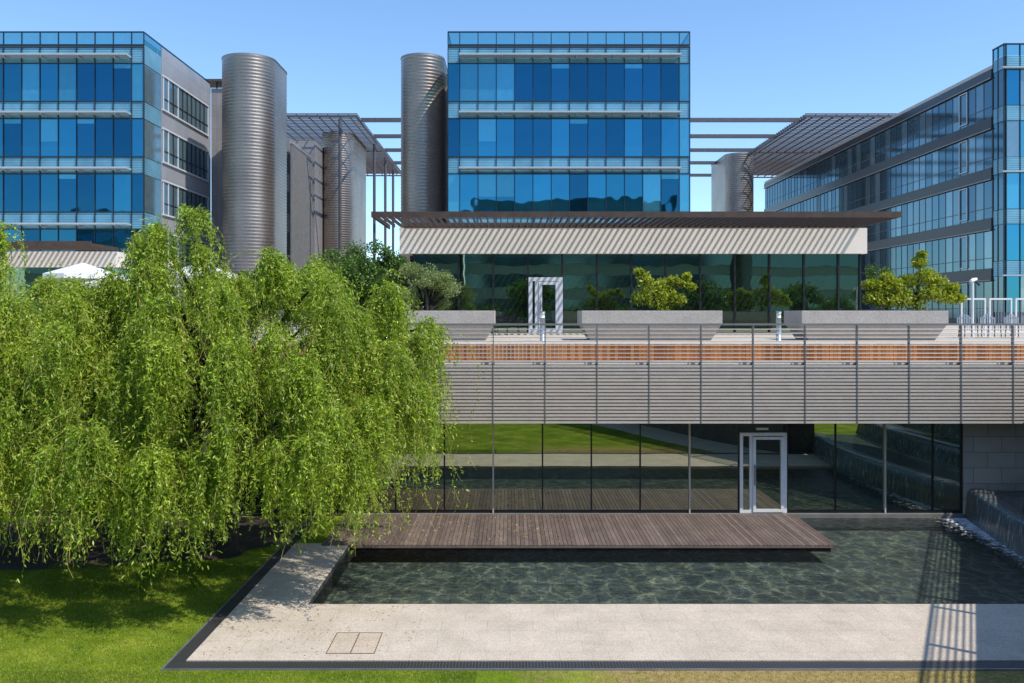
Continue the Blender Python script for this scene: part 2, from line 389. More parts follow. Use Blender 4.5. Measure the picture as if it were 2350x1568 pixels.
# ---------------------------------------------------------------- terrace
FD=23.3
t=MB(); t.poly([(-900,23.0,4.57),(900,23.0,4.57),(900,2500,4.57),(-900,2500,4.57)],M['terrace'])
top('terrace_ground',t,'pale paved upper terrace surface','ground','structure')
tb=empty('terrace_building',(4,FD,0),'low glazed building under a concrete terrace beside the pool','building')
w=MB(); w.box(-30,22,22.6,23.6,2.60,4.14,M['concrete']); w.box(-30,22,22.47,22.598,4.06,4.15,M['fascia'])
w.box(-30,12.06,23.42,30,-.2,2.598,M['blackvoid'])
w.box(-4.4,12.06,23.15,23.41,-.3,.05,M['darkconc']); w.box(-30,-4.41,23.15,23.41,-.3,.04,M['blackvoid'])  # left base strip blackened to stand for the shade under the willows
part('wall',w,tb)
w=MB(); w.box(12.10,22,23.25,23.6,-.5,2.595,M['granitewall']); part('granite_wall',w,tb)
w=MB(); x=-30
while x<22:
    w.box(x,x+.098,22.97+random.uniform(-.004,.004),23.03,4.152,4.575+random.uniform(-.004,.004),M['wood']); x+=.105
part('timber_cladding',w,tb)
mull=[X(u,FD) for u in (1020,1132,1245,1357,1469,1582,1695,1806,1917,2030,2140,2205)]
pitch=X(1132,FD)-X(1020,FD)
left=[mull[0]-pitch*i for i in range(12,0,-1)]
allm=left+mull
for i in range(len(allm)-1):
    a,b=allm[i],allm[i+1]
    if abs(a-X(1695,FD))<.01: continue
    q=MB(); q.box(a+.02,b-.02,FD,FD+.03,.13,2.598,M['glow'])
    q.box(a+.02,b-.02,FD-.02,FD+.05,.05,.13,M['darksteel']); part('window',q,tb)
for i,a in enumerate(allm):
    q=MB(); br=abs(a-X(1132,FD))<.01 or abs(a-X(1582,FD))<.01 or abs(a-X(2030,FD))<.01
    q.box(a-.02,a+.02,FD-.06 if br else FD-.03,FD+.06,.05,2.6,M['steel'] if br else M['darksteel']); part('mullion',q,tb)
def door(parent,x0,x1,y,z0,z1,fw,gl,al=None):
    q=MB(); al=al or M['whitealu']; dp=.06
    q.box(x0,x0+fw,y-dp,y+.02,z0,z1,al); q.box(x1-fw,x1,y-dp,y+.02,z0,z1,al); q.box(x0+fw,x1-fw,y-dp,y+.02,z1-fw,z1,al)
    q.box(x0+fw,x1-fw,y-dp,y+.02,z0,z0+fw*.9,al)
    sx=x0+(x1-x0)*.24
    q.box(sx-fw*.5,sx+fw*.5,y-dp+.004,y+.02,z0+fw*.9,z1-fw,al)
    dd=part('door',q,parent)
    q=MB(); a=sx+fw*.55; b=x1-fw-.01; c=fw*.85
    q.box(a,a+c,y-dp-.03,y-dp+.02,z0+.03,z1-fw-.02,al); q.box(b-c,b,y-dp-.03,y-dp+.02,z0+.03,z1-fw-.02,al)
    q.box(a+c,b-c,y-dp-.03,y-dp+.02,z1-fw-.02-c,z1-fw-.02,al); q.box(a+c,b-c,y-dp-.03,y-dp+.02,z0+.03,z0+.03+c,al)
    part('leaf',q,dd)
    q=MB(); q.box(x0+fw,sx-fw*.5,y-.02,y,z0+.05,z1-fw,gl); q.box(a+c,b-c,y-.03,y-.01,z0+.1,z1-fw-c,gl); part('pane',q,dd)
    q=MB(); hx=a+c*.5; q.tube([(hx,y-.13,z0+.75),(hx,y-.13,z0+1.3)],.018,M['post'],8); q.box(hx-.01,hx+.01,y-.13,y-.08,z0+.8,z0+.83,M['post']); q.box(hx-.01,hx+.01,y-.13,y-.08,z0+1.22,z0+1.25,M['post'])
    part('handle',q,dd)
door(tb,X(1695,FD)+.02,X(1806,FD)-.02,FD,.06,Z(993,FD),.085,M['glow'],M['white'])
q=MB(); q.box(X(1695,FD)+.02,X(1806,FD)-.02,FD,FD+.03,Z(993,FD),2.598,M['glow']); part('transom',q,tb)
q=MB(); q.box(X(1735,FD),X(1762,FD),FD-.05,FD-.005,2.27,2.33,M['lens']); part('door_light',q,tb)
# ---------------------------------------------------------------- railing
RD=22.3; rl=empty('louvred_railing',(2,RD,2.6),'long steel railing of thin horizontal bars along the terrace edge','railing')
r=MB(); x0,x1=-14,14.6
r.box(x0,x1,RD-.03,RD+.03,Z(747,RD),Z(743,RD)+.005,M['post'])
vs=[756+9.2*i for i in range(9)]
for v in vs: r.tube([(x0,RD,Z(v,RD)),(x1,RD,Z(v,RD))],.012,M['steel'],6)
part('rail',r,rl)
r=MB(); v=841.0
while v<971:
    zc_=Z(v,RD)
    r.box(x0,x1,RD-.015,RD+.015,zc_-.028,zc_+.028,M['steel']); v+=8.03
part('louvres',r,rl)
for k in range(-10,12):
    xx=X(1132+119.3*k,RD)
    if xx<x0 or xx>x1: continue
    r=MB(); r.box(xx-.012,xx+.012,RD+.022,RD+.08,Z(972,RD),Z(745,RD),M['post']); r.box(xx-.03,xx+.03,RD+.08,22.46,Z(838,RD),Z(833,RD),M['post'])
    r.box(xx-.010,xx+.010,RD-.035,RD-.022,Z(972,RD),Z(748,RD),M['post'])
    part('post',r,rl)
# ---------------------------------------------------------------- planters
def planter(u0,u1,label):
    d=25.9; a,b=X(u0,d),X(u1,d); e=empty('planter',((a+b)/2,d+.8,4.57),label,'planter','granite planters on the terrace')
    q=MB(); q.box(a,b,d,d+1.7,5.05,5.46,M['planter'])
    q.hexa([(a+.28,d+.25,4.57),(b-.28,d+.25,4.57),(b-.28,d+1.4,4.57),(a+.28,d+1.4,4.57),(a+.02,d+.03,5.049),(b-.02,d+.03,5.049),(b-.02,d+1.65,5.049),(a+.02,d+1.65,5.049)],M['planter'])
    o=part('trough',q,e); bv=o.modifiers.new('b','BEVEL'); bv.width=.012; bv.segments=2
    q=MB(); q.box(a+.1,b-.1,d+.1,d+1.6,5.40,5.475,M['soil']); part('soil',q,e)
planter(870,1135,'long grey granite planter beside an olive tree')
planter(1335,1658,'long grey granite planter holding a small lime green tree')
planter(1840,2177,'long grey granite planter holding two lime green trees')
for u in (1245,1787):
    d=25.6; xx=X(u,d); e=empty('bollard_light',(xx,d,4.57),'grey cylindrical bollard light standing on the terrace','bollard light','bollard lights on the terrace')
    q=MB(); q.tube([(xx,d,4.57),(xx,d,5.25)],.075,M['lamp'],20); part('post',q,e,True)
    q=MB(); q.tube([(xx,d,5.25),(xx,d,5.38)],.066,M['lens'],20); part('lamp',q,e,True)
    q=MB(); q.tube([(xx,d,5.38),(xx,d,5.45)],.08,M['lamp'],20); part('cap',q,e,True)
# ---------------------------------------------------------------- glazed pavilion
PD=35.0
pv=empty('glass_pavilion',(5,38,4.57),'glazed pavilion with pale band and dark slatted steel canopy','building')
q=MB(); q.box(X(940,PD),14.15,PD+.15,52,4.57,7.7,M['blackvoid']); q.box(-4.4,14.25,PD-.25,52,7.76,8.78,M['fascia']); q.box(-3.9,13.8,PD+.4,51,8.781,8.95,M['darkconc'])
part('wall',q,pv)
pm=[950,977]+[1053+79.1*i for i in range(12)]+[1973]
for i in range(len(pm)-1):
    a,b=X(pm[i],PD),X(pm[i+1],PD)
    if abs(pm[i]-1211.2)<3:
        q=MB(); q.box(a+.03,b-.03,PD,PD+.04,Z(637,PD),7.755,M['gpav']); part('transom',q,pv); continue
    q=MB(); q.box(a+.03,b-.03,PD,PD+.04,4.62,7.755,M['gpav']); part('window',q,pv)
for u in pm:
    q=MB(); q.box(X(u,PD)-.035,X(u,PD)+.035,PD-.08,PD+.08,4.57,7.758,M['darksteel']); part('mullion',q,pv)
door(pv,X(1213,PD),X(1291,PD),PD-.1,4.6,Z(637,PD),.15,M['gpav'])
c=MB(); x=-4.85
while x<13.9:
    c.box(x,x+.035,31.1,34.72,8.80,8.93,M['rust']); x+=.25
part('canopy_slats',c,pv)
c=MB(); c.box(-4.93,13.95,30.98,31.09,8.80,9.0,M['rust']); c.box(-4.93,-4.87,31.1,35.5,8.80,8.98,M['rust']); c.box(13.9,13.95,31.1,35.5,8.80,8.98,M['rust'])
c.box(-4.2,13.8,34.73,34.83,8.79,8.99,M['rust'])
c.box(-4.8,13.85,32.9,32.96,8.955,8.99,M['rust'])
part('canopy_frame',c,pv)
p2=empty('plaza_pavilion',(-33,52,4.57),'low white pavilion with slatted dark canopy beyond the willows','building')
q=MB(); q.box(-50,-22.8,50,58,4.57,8.0,M['gpav']); q.box(-50,-22.5,49.8,58.2,8.0,8.9,M['fascia']); part('wall',q,p2)
q=MB(); x=-50
while x<-22.3:
    q.box(x,x+.05,46.3,49.78,8.95,9.12,M['rust']); x+=.3
q.box(-50,-22.2,46.15,46.29,8.93,9.2,M['rust']); part('canopy',q,p2)
# ---------------------------------------------------------------- curtain wall towers
TD=59.0
S=TD/F
rows=[(Z(147,TD)-3.74*k, Z(232,TD)-3.74*k) for k in range(5)]
def winmesh(w,h,mt,blind=0):
    q=MB()
    if blind<=0: q.box(0,w,0,.05,0,h,mt)
    else:
        q.box(0,w,0,.05,0,h*(1-blind),mt); q.box(0,w,.002,.05,h*(1-blind)+.001,h,M['gblind'])
    return q
WM={}
def getwin(w,h,kind):
    k=(round(w,3),round(h,3),kind)
    if k not in WM:
        mt={'d':'gdark','b':'gblue','l':'gblind','h':'gdark','q':'gblue','r':'gdark','s':'gdark'}[kind]
        bl={'h':.5,'q':.6,'r':.2,'s':.12}.get(kind,0)
        WM[k]=winmesh(w,h,M[mt],bl).mesh('window')
    return WM[k]
def tower(name,xa,xb,bx0,nb,depth,label,right_ledge,left_ledge,patterns,seed):
    rr=random.Random(seed)
    e=empty(name,((xa+xb)/2,TD+depth/2,4.57),label,'office building')
    q=MB(); q.box(xa+.08,xb-.08,TD+6,TD+depth,4.57,Z(107,TD),M['panel']); q.box(xa+.08,xa+.2,TD+.12,TD+5.99,4.57,Z(107,TD),M['panel']); q.box(xb-.2,xb-.08,TD+.12,TD+5.99,4.57,Z(107,TD),M['panel'])
    q.box(xa+.21,xb-.21,TD+.12,TD+5.99,Z(107,TD)-.3,Z(107,TD),M['darkconc'])
    part('wall',q,e)
    q=MB(); q.box(xa+.3,xb-.3,TD+5.8,TD+5.98,4.6,Z(110,TD)-.3,M['core'])
    for k,(zt,zb) in enumerate(rows):
        q.box(xa+.25,xb-.25,TD+.15,TD+5.79,zt+.05,zt+.2,M['ceiling'])
        q.box(xa+.25,xb-.25,TD+.15,TD+5.79,zb-.25,zb-.05,M['core'])
        x=xa+2.2
        while x<xb-1:
            q.box(x,x+.4,TD+1.2,TD+1.6,zb-.04,zt+.04,M['ceiling']); x+=42*S*3
        x=xa+1
        while x<xb-1.8:
            if rr.random()<.8:
                y=TD+rr.uniform(.35,1.2)
                q.box(x,x+1.3,y,y+.6,zb+.66,zb+.72,M['white']); q.box(x+.05,x+.1,y,y+.6,zb-.04,zb+.65,M['ceiling']); q.box(x+1.2,x+1.25,y,y+.6,zb-.04,zb+.65,M['ceiling'])
                q.box(x+.4,x+.9,y+.3,y+.33,zb+.78,zb+1.1,M['white'] if rr.random()<.5 else M['darksteel'])
            if rr.random()<.3: q.box(x,x+.8,TD+2.4,TD+2.8,zb-.04,zb+1.9,M['ceiling'])
            x+=rr.uniform(1.6,2.6)
    part('interior',q,e)
    bw=42.0*S
    edges=[bx0+bw*i for i in range(nb+1)]
    full=[xa]+edges+[xb] if abs(edges[0]-xa)>.1 else edges+[xb]
    full=[f for f in full if xa-.01<=f<=xb+.01]; full=sorted(set(round(f,4) for f in full))
    for k,(zt,zb) in enumerate(rows):
        for i in range(len(full)-1):
            a,b=full[i],full[i+1]
            if b-a<.1: continue
            pat=patterns[k]; kd=pat[i%len(pat)]
            place('window',getwin(b-a-.06,zt-zb,kd),(a+.03,TD,zb),e)
        top_z=Z(107,TD) if k==0 else rows[k-1][1]
        q=MB(); q.box(xa,xb,TD+.02,TD+.1,zt+.08,top_z-.08,M['louv'])
        part('spandrel',q,e)
        q=MB(); q.box(xa,xb,TD-.04,TD+.1,zt,zt+.08,M['mullion']); q.box(xa,xb,TD-.04,TD+.1,top_z-.08,top_z,M['mullion']); part('transom',q,e)
        if k<4:
            zl=zt+(.38 if k==0 else .27)
            q=MB(); q.box(left_ledge,right_ledge,TD-.85,TD-.05,zl,zl+.12,M['ledge']); 
            x=left_ledge+.4
            while x<right_ledge: q.box(x,x+.06,TD-.75,TD-.02,zl-.1,zl-.002,M['ledge']); x+=bw*2
            part('sunshade',q,e)
    for a in full:
        q=MB(); q.box(a-.025,a+.025,TD-.06,TD+.08,4.6,Z(107,TD),M['mullion']); part('mullion',q,e)
    q=MB(); zt=Z(73,TD); zb=Z(105,TD)
    q.box(xa,xb,TD,TD+.03,zb+.1,zt-.06,M['parapet']); q.box(xb-.03,xb,TD+.04,TD+min(depth,13),zb+.1,zt-.06,M['parapet']) ; q.box(xa,xa+.03,TD+.04,TD+min(depth,13),zb+.1,zt-.06,M['parapet'])
    q.box(xa,xb,TD+2.2,TD+2.3,zb-.05,zb+.35,M['ledge'])
    part('parapet',q,e)
    q=MB(); 
    for a in full: q.box(a-.03,a+.03,TD-.03,TD+.06,zb,zt,M['mullion'])
    q.box(xa,xb,TD-.04,TD+.07,zt-.06,zt+.02,M['mullion']); q.box(xa,xb,TD-.05,TD+.07,zb-.02,zb+.09,M['mullion'])
    q.box(xb-.05,xb+.02,TD+.07,TD+min(depth,13),zt-.06,zt+.02,M['mullion']); q.box(xa-.02,xa+.05,TD+.07,TD+min(depth,13),zt-.06,zt+.02,M['mullion'])
    part('parapet_frame',q,e)
    return e
pt=['blllddsdddsddl','dbqbddbsddbdbl','lbqqbbbdbbblsl','bbdbbdbbbbdbbb','dbbdbbdbbdbbdb']
tw=tower('glass_tower',X(1028,TD),X(1583,TD),X(1055,TD),12,30,'blue glass office tower with white sunshades and glazed parapet',X(1558,TD),X(1055,TD),pt,1)
pl_=['bblblddsllb','bsbqbsddblb','bddbsddbddl','bbdbbdbbbbd','dbbdbbdbbdb']
lb=tower('glass_office_block',X(330,TD)-42*S*9-.8,X(330,TD),X(302,TD)-42*S*9,9,13,'blue glass office block with pale metal side wall and louvres',X(302,TD),X(302,TD)-42*S*9,pl_,2)
XS=X(330,TD)
q=MB(); q.box(XS-.06,XS,TD+3.0,TD+13.2,4.57,24.3,M['panel']); part('side_wall',q,lb)
for k,(zt,zb) in enumerate(rows):
    q=MB(); q.box(XS-.05,XS-.005,TD+.12,TD+2.95,zb,zt,M['gtealb']); part('window',q,lb)
    q=MB(); q.box(XS-.05,XS-.002,TD+.12,TD+2.95,zt+.05,(24.0 if k==0 else rows[k-1][1])-.05,M['louv']); part('side_louvre',q,lb)
    q=MB(); y0,y1=TD+3.2,TD+12.4
    q.box(XS+.002,XS+.03,y0,y1,zb+.2,zt,M['gtealb']); 
    w=part('window',q,lb)
    q=MB(); q.box(XS,XS+.12,y0-.1,y1+.1,zt,zt+.1,M['whitealu']); q.box(XS,XS+.12,y0-.1,y1+.1,zb+.1,zb+.2,M['whitealu'])
    for i in range(11):
        yy=y0+(y1-y0)*i/10; q.box(XS+.031,XS+.09,yy-.035,yy+.035,zb+.2,zt,M['whitealu' if i in(0,1,3,10) else 'darksteel'])
    q.box(XS+.031,XS+.08,y0,y1,zb+.95,zb+1.0,M['darksteel'])
    part('frame',q,w)
for (u,wd) in ((88,34),(128,34),(165,34),(200,34),(246,28)):
    a=X(u,63); q=MB(); q.tube([(a-.5,63,23.95),(a+.5,63,23.95)],.32,M['white'],16)
    q.box(a-.4,a+.4,62.8,63.2,23.4,23.7,M['steel'])
    top('rooftop_tank',q,'white cylindrical tank on the office block roof','tank',group='white tanks on the roof',smooth=False)
def capsule(name,xl,xr,ya,yb,ztop,label,zb=4.57):
    r=(xr-xl)/2; cx=(xl+xr)/2; ring=[]
    n=24
    for i in range(n+1):
        a=math.pi+math.pi*i/n; ring.append((cx+r*math.cos(a),ya+r+r*math.sin(a)))
    for i in range(n+1):
        a=math.pi*i/n; ring.append((cx+r*math.cos(a),yb-r+r*math.sin(a)))
    e=empty(name,(cx,(ya+yb)/2,zb),label,'stair tower','corrugated stair towers')
    P=.25; zs=[];z=zb
    prof=[(0,0),(.25,.020),(.5,.030),(.75,.020)]
    while z<ztop:
        for t,o in prof: zs.append((z+t*P,o))
        z+=P
    q=MB(); q.mi(M['corr']); k=len(ring)
    for (zz,o) in zs:
        for (x,y) in ring:
            cy=min(max(y,ya+r),yb-r); dx,dy=x-cx,y-cy; L=math.hypot(dx,dy)
            q.v.append((x+dx/L*o,y+dy/L*o,zz))
    for i in range(len(zs)-1):
        for j in range(k):
            q.f.append((i*k+j,i*k+(j+1)%k,(i+1)*k+(j+1)%k,(i+1)*k+j)); q.m.append(0)
    part('cladding',q,e,True)
    q=MB(); zc=zs[-1][0]
    rr=[((x-cx)*1.03+cx,y,zc) for x,y in ring]; up=[(x,y,zc+.1) for x,y,_ in rr]
    for j in range(k): q.poly([rr[j],rr[(j+1)%k],up[(j+1)%k],up[j]],M['corr'])
    q.poly(up,M['darkconc']); part('roof',q,e)
    return e
capsule('stair_tower',-21.5,-17.6,63.5,70.4,24.3,'tall rounded stair tower clad in corrugated steel beside the office block')
capsule('stair_tower',-8.1,-4.9,63.5,73.2,24.3,'rounded corrugated steel stair tower beside the glass tower')
capsule('stair_tower',-19.9,-16.6,91,102,24.3,'corrugated stair tower under the steel lattice')
capsule('stair_tower',25.8,29.2,103,113,24.3,'brown-grey corrugated stair tower beside the long building')
q=MB(); q.box(-24.75,-21.2,72.25,76,4.57,24.0,M['panelx']); q.box(-25.8,-21.6,71.9,74,24.5,24.7,M['rust']); q.box(-24.4,-24.3,72.4,72.5,24.0,24.5,M['rust']); q.box(-22.4,-22.3,72.4,72.5,24.0,24.5,M['rust'])
top('link_block',q,'grey metal clad link block between office and stair tower','building')
q=MB(); q.box(-5.0,-4.25,66,74,4.57,23.5,M['panelx']); top('link_block',q,'narrow grey link block behind the glass tower','building')
rb=empty('rear_building',(-21,90,4.57),'grey metal clad building behind the corrugated stair towers','building')
q=MB(); q.box(-30,-19.7,88,104,4.57,22.8,M['panelx']); q.box(-21.6,-20.2,80,88,4.57,21.4,M['panelx']); part('wall',q,rb)
q=MB(); q.box(-20.18,-20.05,80.2,87.8,4.57,21.0,M['greybeam']); q.box(-19.9,-19.8,79,87.5,4.57,20.6,M['darkconc']); part('screen',q,rb)
q=MB()
for k in range(4): q.box(-21.5,-20.25,79.95,79.995,18.2-3.7*k,20.2-3.7*k,M['gteal'])
part('windows',q,rb,kind='stuff')
def lattice(name,xa,xb,ya,yb,z,cols,label):
    e=empty(name,((xa+xb)/2,(ya+yb)/2,4.57),label,'pergola')
    q=MB(); y=ya
    while y<=yb: q.box(xa,xb,y,y+.06,z,z+.11,M['mesh']); y+=.7
    x=xa
    while x<=xb: q.box(x,x+.07,ya,yb,z-.12,z-.005,M['mesh']); x+=1.0
    for yy in (ya,(ya+yb)/2,yb): q.box(xa,xb,yy-.1,yy+.1,z-.28,z-.13,M['mesh'])
    q.box(xb-.1,xb+.1,ya,yb,z-.4,z-.281,M['greybeam']); q.box(xa-.1,xa+.1,ya,yb,z-.4,z-.281,M['greybeam'])
    part('grille',q,e)
    for (cx,cy) in cols:
        q=MB(); q.tube([(cx,cy,4.57),(cx,cy,z-.28)],.16,M['greybeam'],10); part('column',q,e)
lattice('steel_pergola',-25.5,-14.6,83.5,119.5,24.4,[(-16.4,84.2),(-15,96.5),(-15,105),(-15,112)],'high brown steel lattice pergola on slim columns')
lattice('steel_pergola',28.3,40,83.5,121,24.4,[(39,84),(29.2,119)],'high brown steel lattice pergola over the long building')
for yy in (84.8,92.6,100.5,109,118.8):
    q=MB(); q.box(-14.45,28.15,yy-.12,yy+.12,23.95,24.35,M['greybeam'])
    top('steel_beam',q,'long slim grey steel beam spanning between the pergolas','beam',group='steel beams spanning the plaza')
# ---------------------------------------------------------------- long right building
lbx=35.7
e=empty('long_office_building',(42,90,4.57),'long office building with dark bands and ribbon windows','office building')
q=MB(); q.box(lbx+.1,60,64.4,122,4.57,23.6,M['greyband']); q.box(lbx-.05,lbx+.25,64.4,122,23.45,23.72,M['steel'])
part('wall',q,e)
stuff=MB()
BW=1.15; NC=50
tops=[22.7-3.74*k for k in range(5)]
wmA=MB().box(0,.05,0,BW-.06,0,2.75,M['gteal']).mesh('window'); wmB=MB().box(0,.05,0,BW-.06,0,2.75,M['gtealb']).mesh('window')
for k,zt in enumerate(tops):
    q=MB(); hi=23.44 if k==0 else tops[k-1]-2.8
    q.box(lbx-.12,lbx+.09,64.4,122,zt+.02,hi-.02,M['greyband']); q.box(lbx-.2,lbx-.122,64.4,122,zt+.02,zt+.1,M['post'])
    part('band',q,e)
    for i in range(NC):
        y=64.5+i*BW
        if i<19: place('window',wmB if random.random()<.45 else wmA,(lbx,y,zt-2.78),e)
        else: stuff.box(lbx,lbx+.05,y,y+BW-.06,zt-2.78,zt-.03,M['gtealb'] if random.random()<.45 else M['gteal'])
        stuff.box(lbx-.03,lbx+.03,y-.045,y-.005,zt-2.78,zt,M['greybeam'])
    stuff.box(lbx-.025,lbx-.002,64.5,121.6,zt-2.05,zt-2.0,M['greybeam'])
    q=MB()
    for i in (3,):
        y=64.5+i*BW
        for yy in (y,y+BW*1): q.box(lbx-.1,lbx-.061,yy-.06,yy,zt-2.6,zt-.1,M['whitealu'])
        q.box(lbx-.1,lbx-.061,y,y+BW-.061,zt-.16,zt-.1,M['whitealu']); q.box(lbx-.1,lbx-.061,y,y+BW-.061,zt-2.6,zt-2.54,M['whitealu'])
    part('opening_frame',q,e)
part('ribbon_windows',stuff,e,kind='stuff')
cy=62.9
q=MB(); q.box(lbx+.1,50,cy+.1,64.38,4.57,23.9,M['panel']); part('corner_wall',q,e)
for k in range(6):
    zt=23.0-3.74*k+.0; zb=zt-2.6
    if zb<4.6: zb=4.6
    if zt<5: break
    q=MB(); q.box(lbx-.02,lbx+.09,cy+.05,64.3,zb,zt,M['gteal']); part('window',q,e)
    for i in range(8):
        a=lbx+.15+i*1.0; q=MB(); q.box(a,a+.93,cy,cy+.08,zb,zt,M[('gblue','gtealb','gblind','gblue')[(i+k)%4]]); part('window',q,e)
    q=MB(); hi=24.0 if k==0 else 23.0-3.74*(k-1)-2.6
    q.box(lbx-.03,lbx+.09,cy+.04,64.3,zt+.04,hi-.04,M['louv']); q.box(lbx+.1,50,cy-.02,cy+.08,zt+.04,hi-.04,M['louv']); part('spandrel',q,e)
    q=MB(); q.box(lbx-.3,50,cy-.35,cy-.03,zt+.0,zt+.1,M['ledge']) if k in(0,2,4) else q.box(lbx-.06,50,cy-.05,cy-.021,zt,zt+.04,M['mullion']); part('sunshade',q,e)
q=MB()
for i in range(9):
    a=lbx+.09+i*1.0; q.box(a,a+.055,cy-.06,cy+.09,4.57,24.8,M['mullion'])
for yy in (cy+.0,cy+.75,64.3): q.box(lbx-.06,lbx+.02,yy,yy+.07,4.57,24.8,M['mullion'])
q.box(lbx-.06,50,cy-.06,cy+.06,24.75,24.85,M['mullion']); q.box(lbx-.06,lbx+.05,cy,64.4,24.75,24.85,M['mullion'])
part('mullion',q,e)
q=MB(); q.box(lbx,50,cy,cy+.03,24.0,24.74,M['parapet']); q.box(lbx-.02,lbx,cy,64.3,24.0,24.74,M['parapet']); part('parapet',q,e)
ob=empty('office_block',(0,-66,0),'grey office block with ribbon windows across the lawn','office building')
q=MB(); q.box(-90,-8,-80,-62,0,26,M['backwall']); q.box(-7,34,-80,-64,0,29,M['backwall']); q.box(36,95,-80,-60,0,25,M['backwall'])
part('wall',q,ob)
q=MB()
for k in range(7):
    q.box(-90,-8,-61.99,-61.9,2+k*3.6,4+k*3.6,M['gteal']); q.box(-7,34,-63.99,-63.9,2+k*3.6,4+k*3.6,M['gteal']); q.box(36,95,-59.99,-59.9,2+k*3.4,4+k*3.4,M['gteal'])
part('windows',q,ob,kind='stuff')
# ---------------------------------------------------------------- footbridge (casts the shade on paving and pool)
bx=lambda y: 11.05+.53*(y-14.5)
fb=empty('footbridge',(12,12,0),'concrete footbridge with steel bar railings leading to the terrace','footbridge')
q=MB(); ya,yb=1.0,22.2; Wd=3.6
q.hexa([(bx(ya),ya,3.75),(bx(ya)+Wd,ya,3.75),(bx(yb)+Wd,yb,3.75),(bx(yb),yb,3.75),(bx(ya),ya,4.1),(bx(ya)+Wd,ya,4.1),(bx(yb)+Wd,yb,4.1),(bx(yb),yb,4.1)],M['concrete']); part('span',q,fb)
q=MB()
for o in (.05,Wd-.05):
    for z in (4.25,4.4,4.55,4.7,4.85,5.0,5.12):
        q.tube([(bx(ya)+o,ya,z),(bx(yb)+o,yb,z)],.02 if z<5.1 else .035,M['steel'],6)
part('rail',q,fb)
for o in (.05,Wd-.05):
    for i in range(12):
        y=ya+.3+i*1.8; q=MB(); q.box(bx(y)+o-.02,bx(y)+o+.02,y-.05,y+.05,4.1,5.1,M['post']); part('post',q,fb)
for y in (3.0,):
    q=MB(); q.box(bx(y)+1.2,bx(y)+2.0,y-.3,y+.3,0,3.749,M['concrete']); part('pier',q,fb)
# ---------------------------------------------------------------- cascade
cs=empty('stepped_cascade',(14,19.5,-.5),'dark granite stepped cascade with water pouring into the pool','fountain')
NP=60
for k in range(5):
    zt=.72+.62*k; off=1.15*k+(.7 if k else .12)
    pts=[]
    for i in range(NP+1):
        t=i/NP; y=23.2-t*10.5-.3*k*min(1,t*14)
        pts.append((12.12+off-1.0*math.sin(t*2.2)*(1 if k==0 else .7)+.35*t*t, y))
    q=MB(); q.mi(M['fall']); q.mi(M['cascade'])
    z0=-.5 if k==0 else zt-.66
    prof=[(-.20,z0),(-.14,z0+.25*(zt-z0)),(-.10,z0+.6*(zt-z0)),(-.06,zt-.10),(0,zt-.02),(.08,zt),(.35,zt),(.36,zt-.05),(2.6,zt-.05)]
    for (o,z) in prof:
        for (x,y) in pts: q.v.append((x+o,y,z))
    for a in range(len(prof)-1):
        for i in range(NP):
            q.f.append((a*(NP+1)+i,a*(NP+1)+i+1,(a+1)*(NP+1)+i+1,(a+1)*(NP+1)+i)); q.m.append(1 if (a in(5,6) or i<4) else 0)
    part('step',q,cs,True)
# ---------------------------------------------------------------- vegetation
def mesh_np(name,verts,quads,mats,midx=None):
    me=bpy.data.meshes.new(name); nv=len(verts); nq=len(quads); k=quads.shape[1]
    me.vertices.add(nv); me.vertices.foreach_set('co',verts.astype(np.float32).ravel())
    me.loops.add(nq*k); me.loops.foreach_set('vertex_index',quads.astype(np.int32).ravel())
    me.polygons.add(nq); me.polygons.foreach_set('loop_start',np.arange(0,nq*k,k,dtype=np.int32))
    for m in mats: me.materials.append(m)
    if midx is not None: me.polygons.foreach_set('material_index',midx.astype(np.int32))
    me.update(calc_edges=True); return me
def unit(a): return a/np.maximum(np.linalg.norm(a,axis=1,keepdims=True),1e-6)
def leaves(P,D,L,Wd,rng):
    n=len(P); r=unit(rng.normal(size=(n,3))); side=unit(np.cross(D,r))
    L=L*rng.uniform(.65,1.3,(n,1)); w=Wd*rng.uniform(.7,1.3,(n,1))
    v=np.empty((n,4,3)); v[:,0]=P; v[:,1]=P+D*L*.45+side*w*.5; v[:,2]=P+D*L; v[:,3]=P+D*L*.45-side*w*.5
    return v.reshape(-1,3), np.arange(n*4).reshape(n,4)
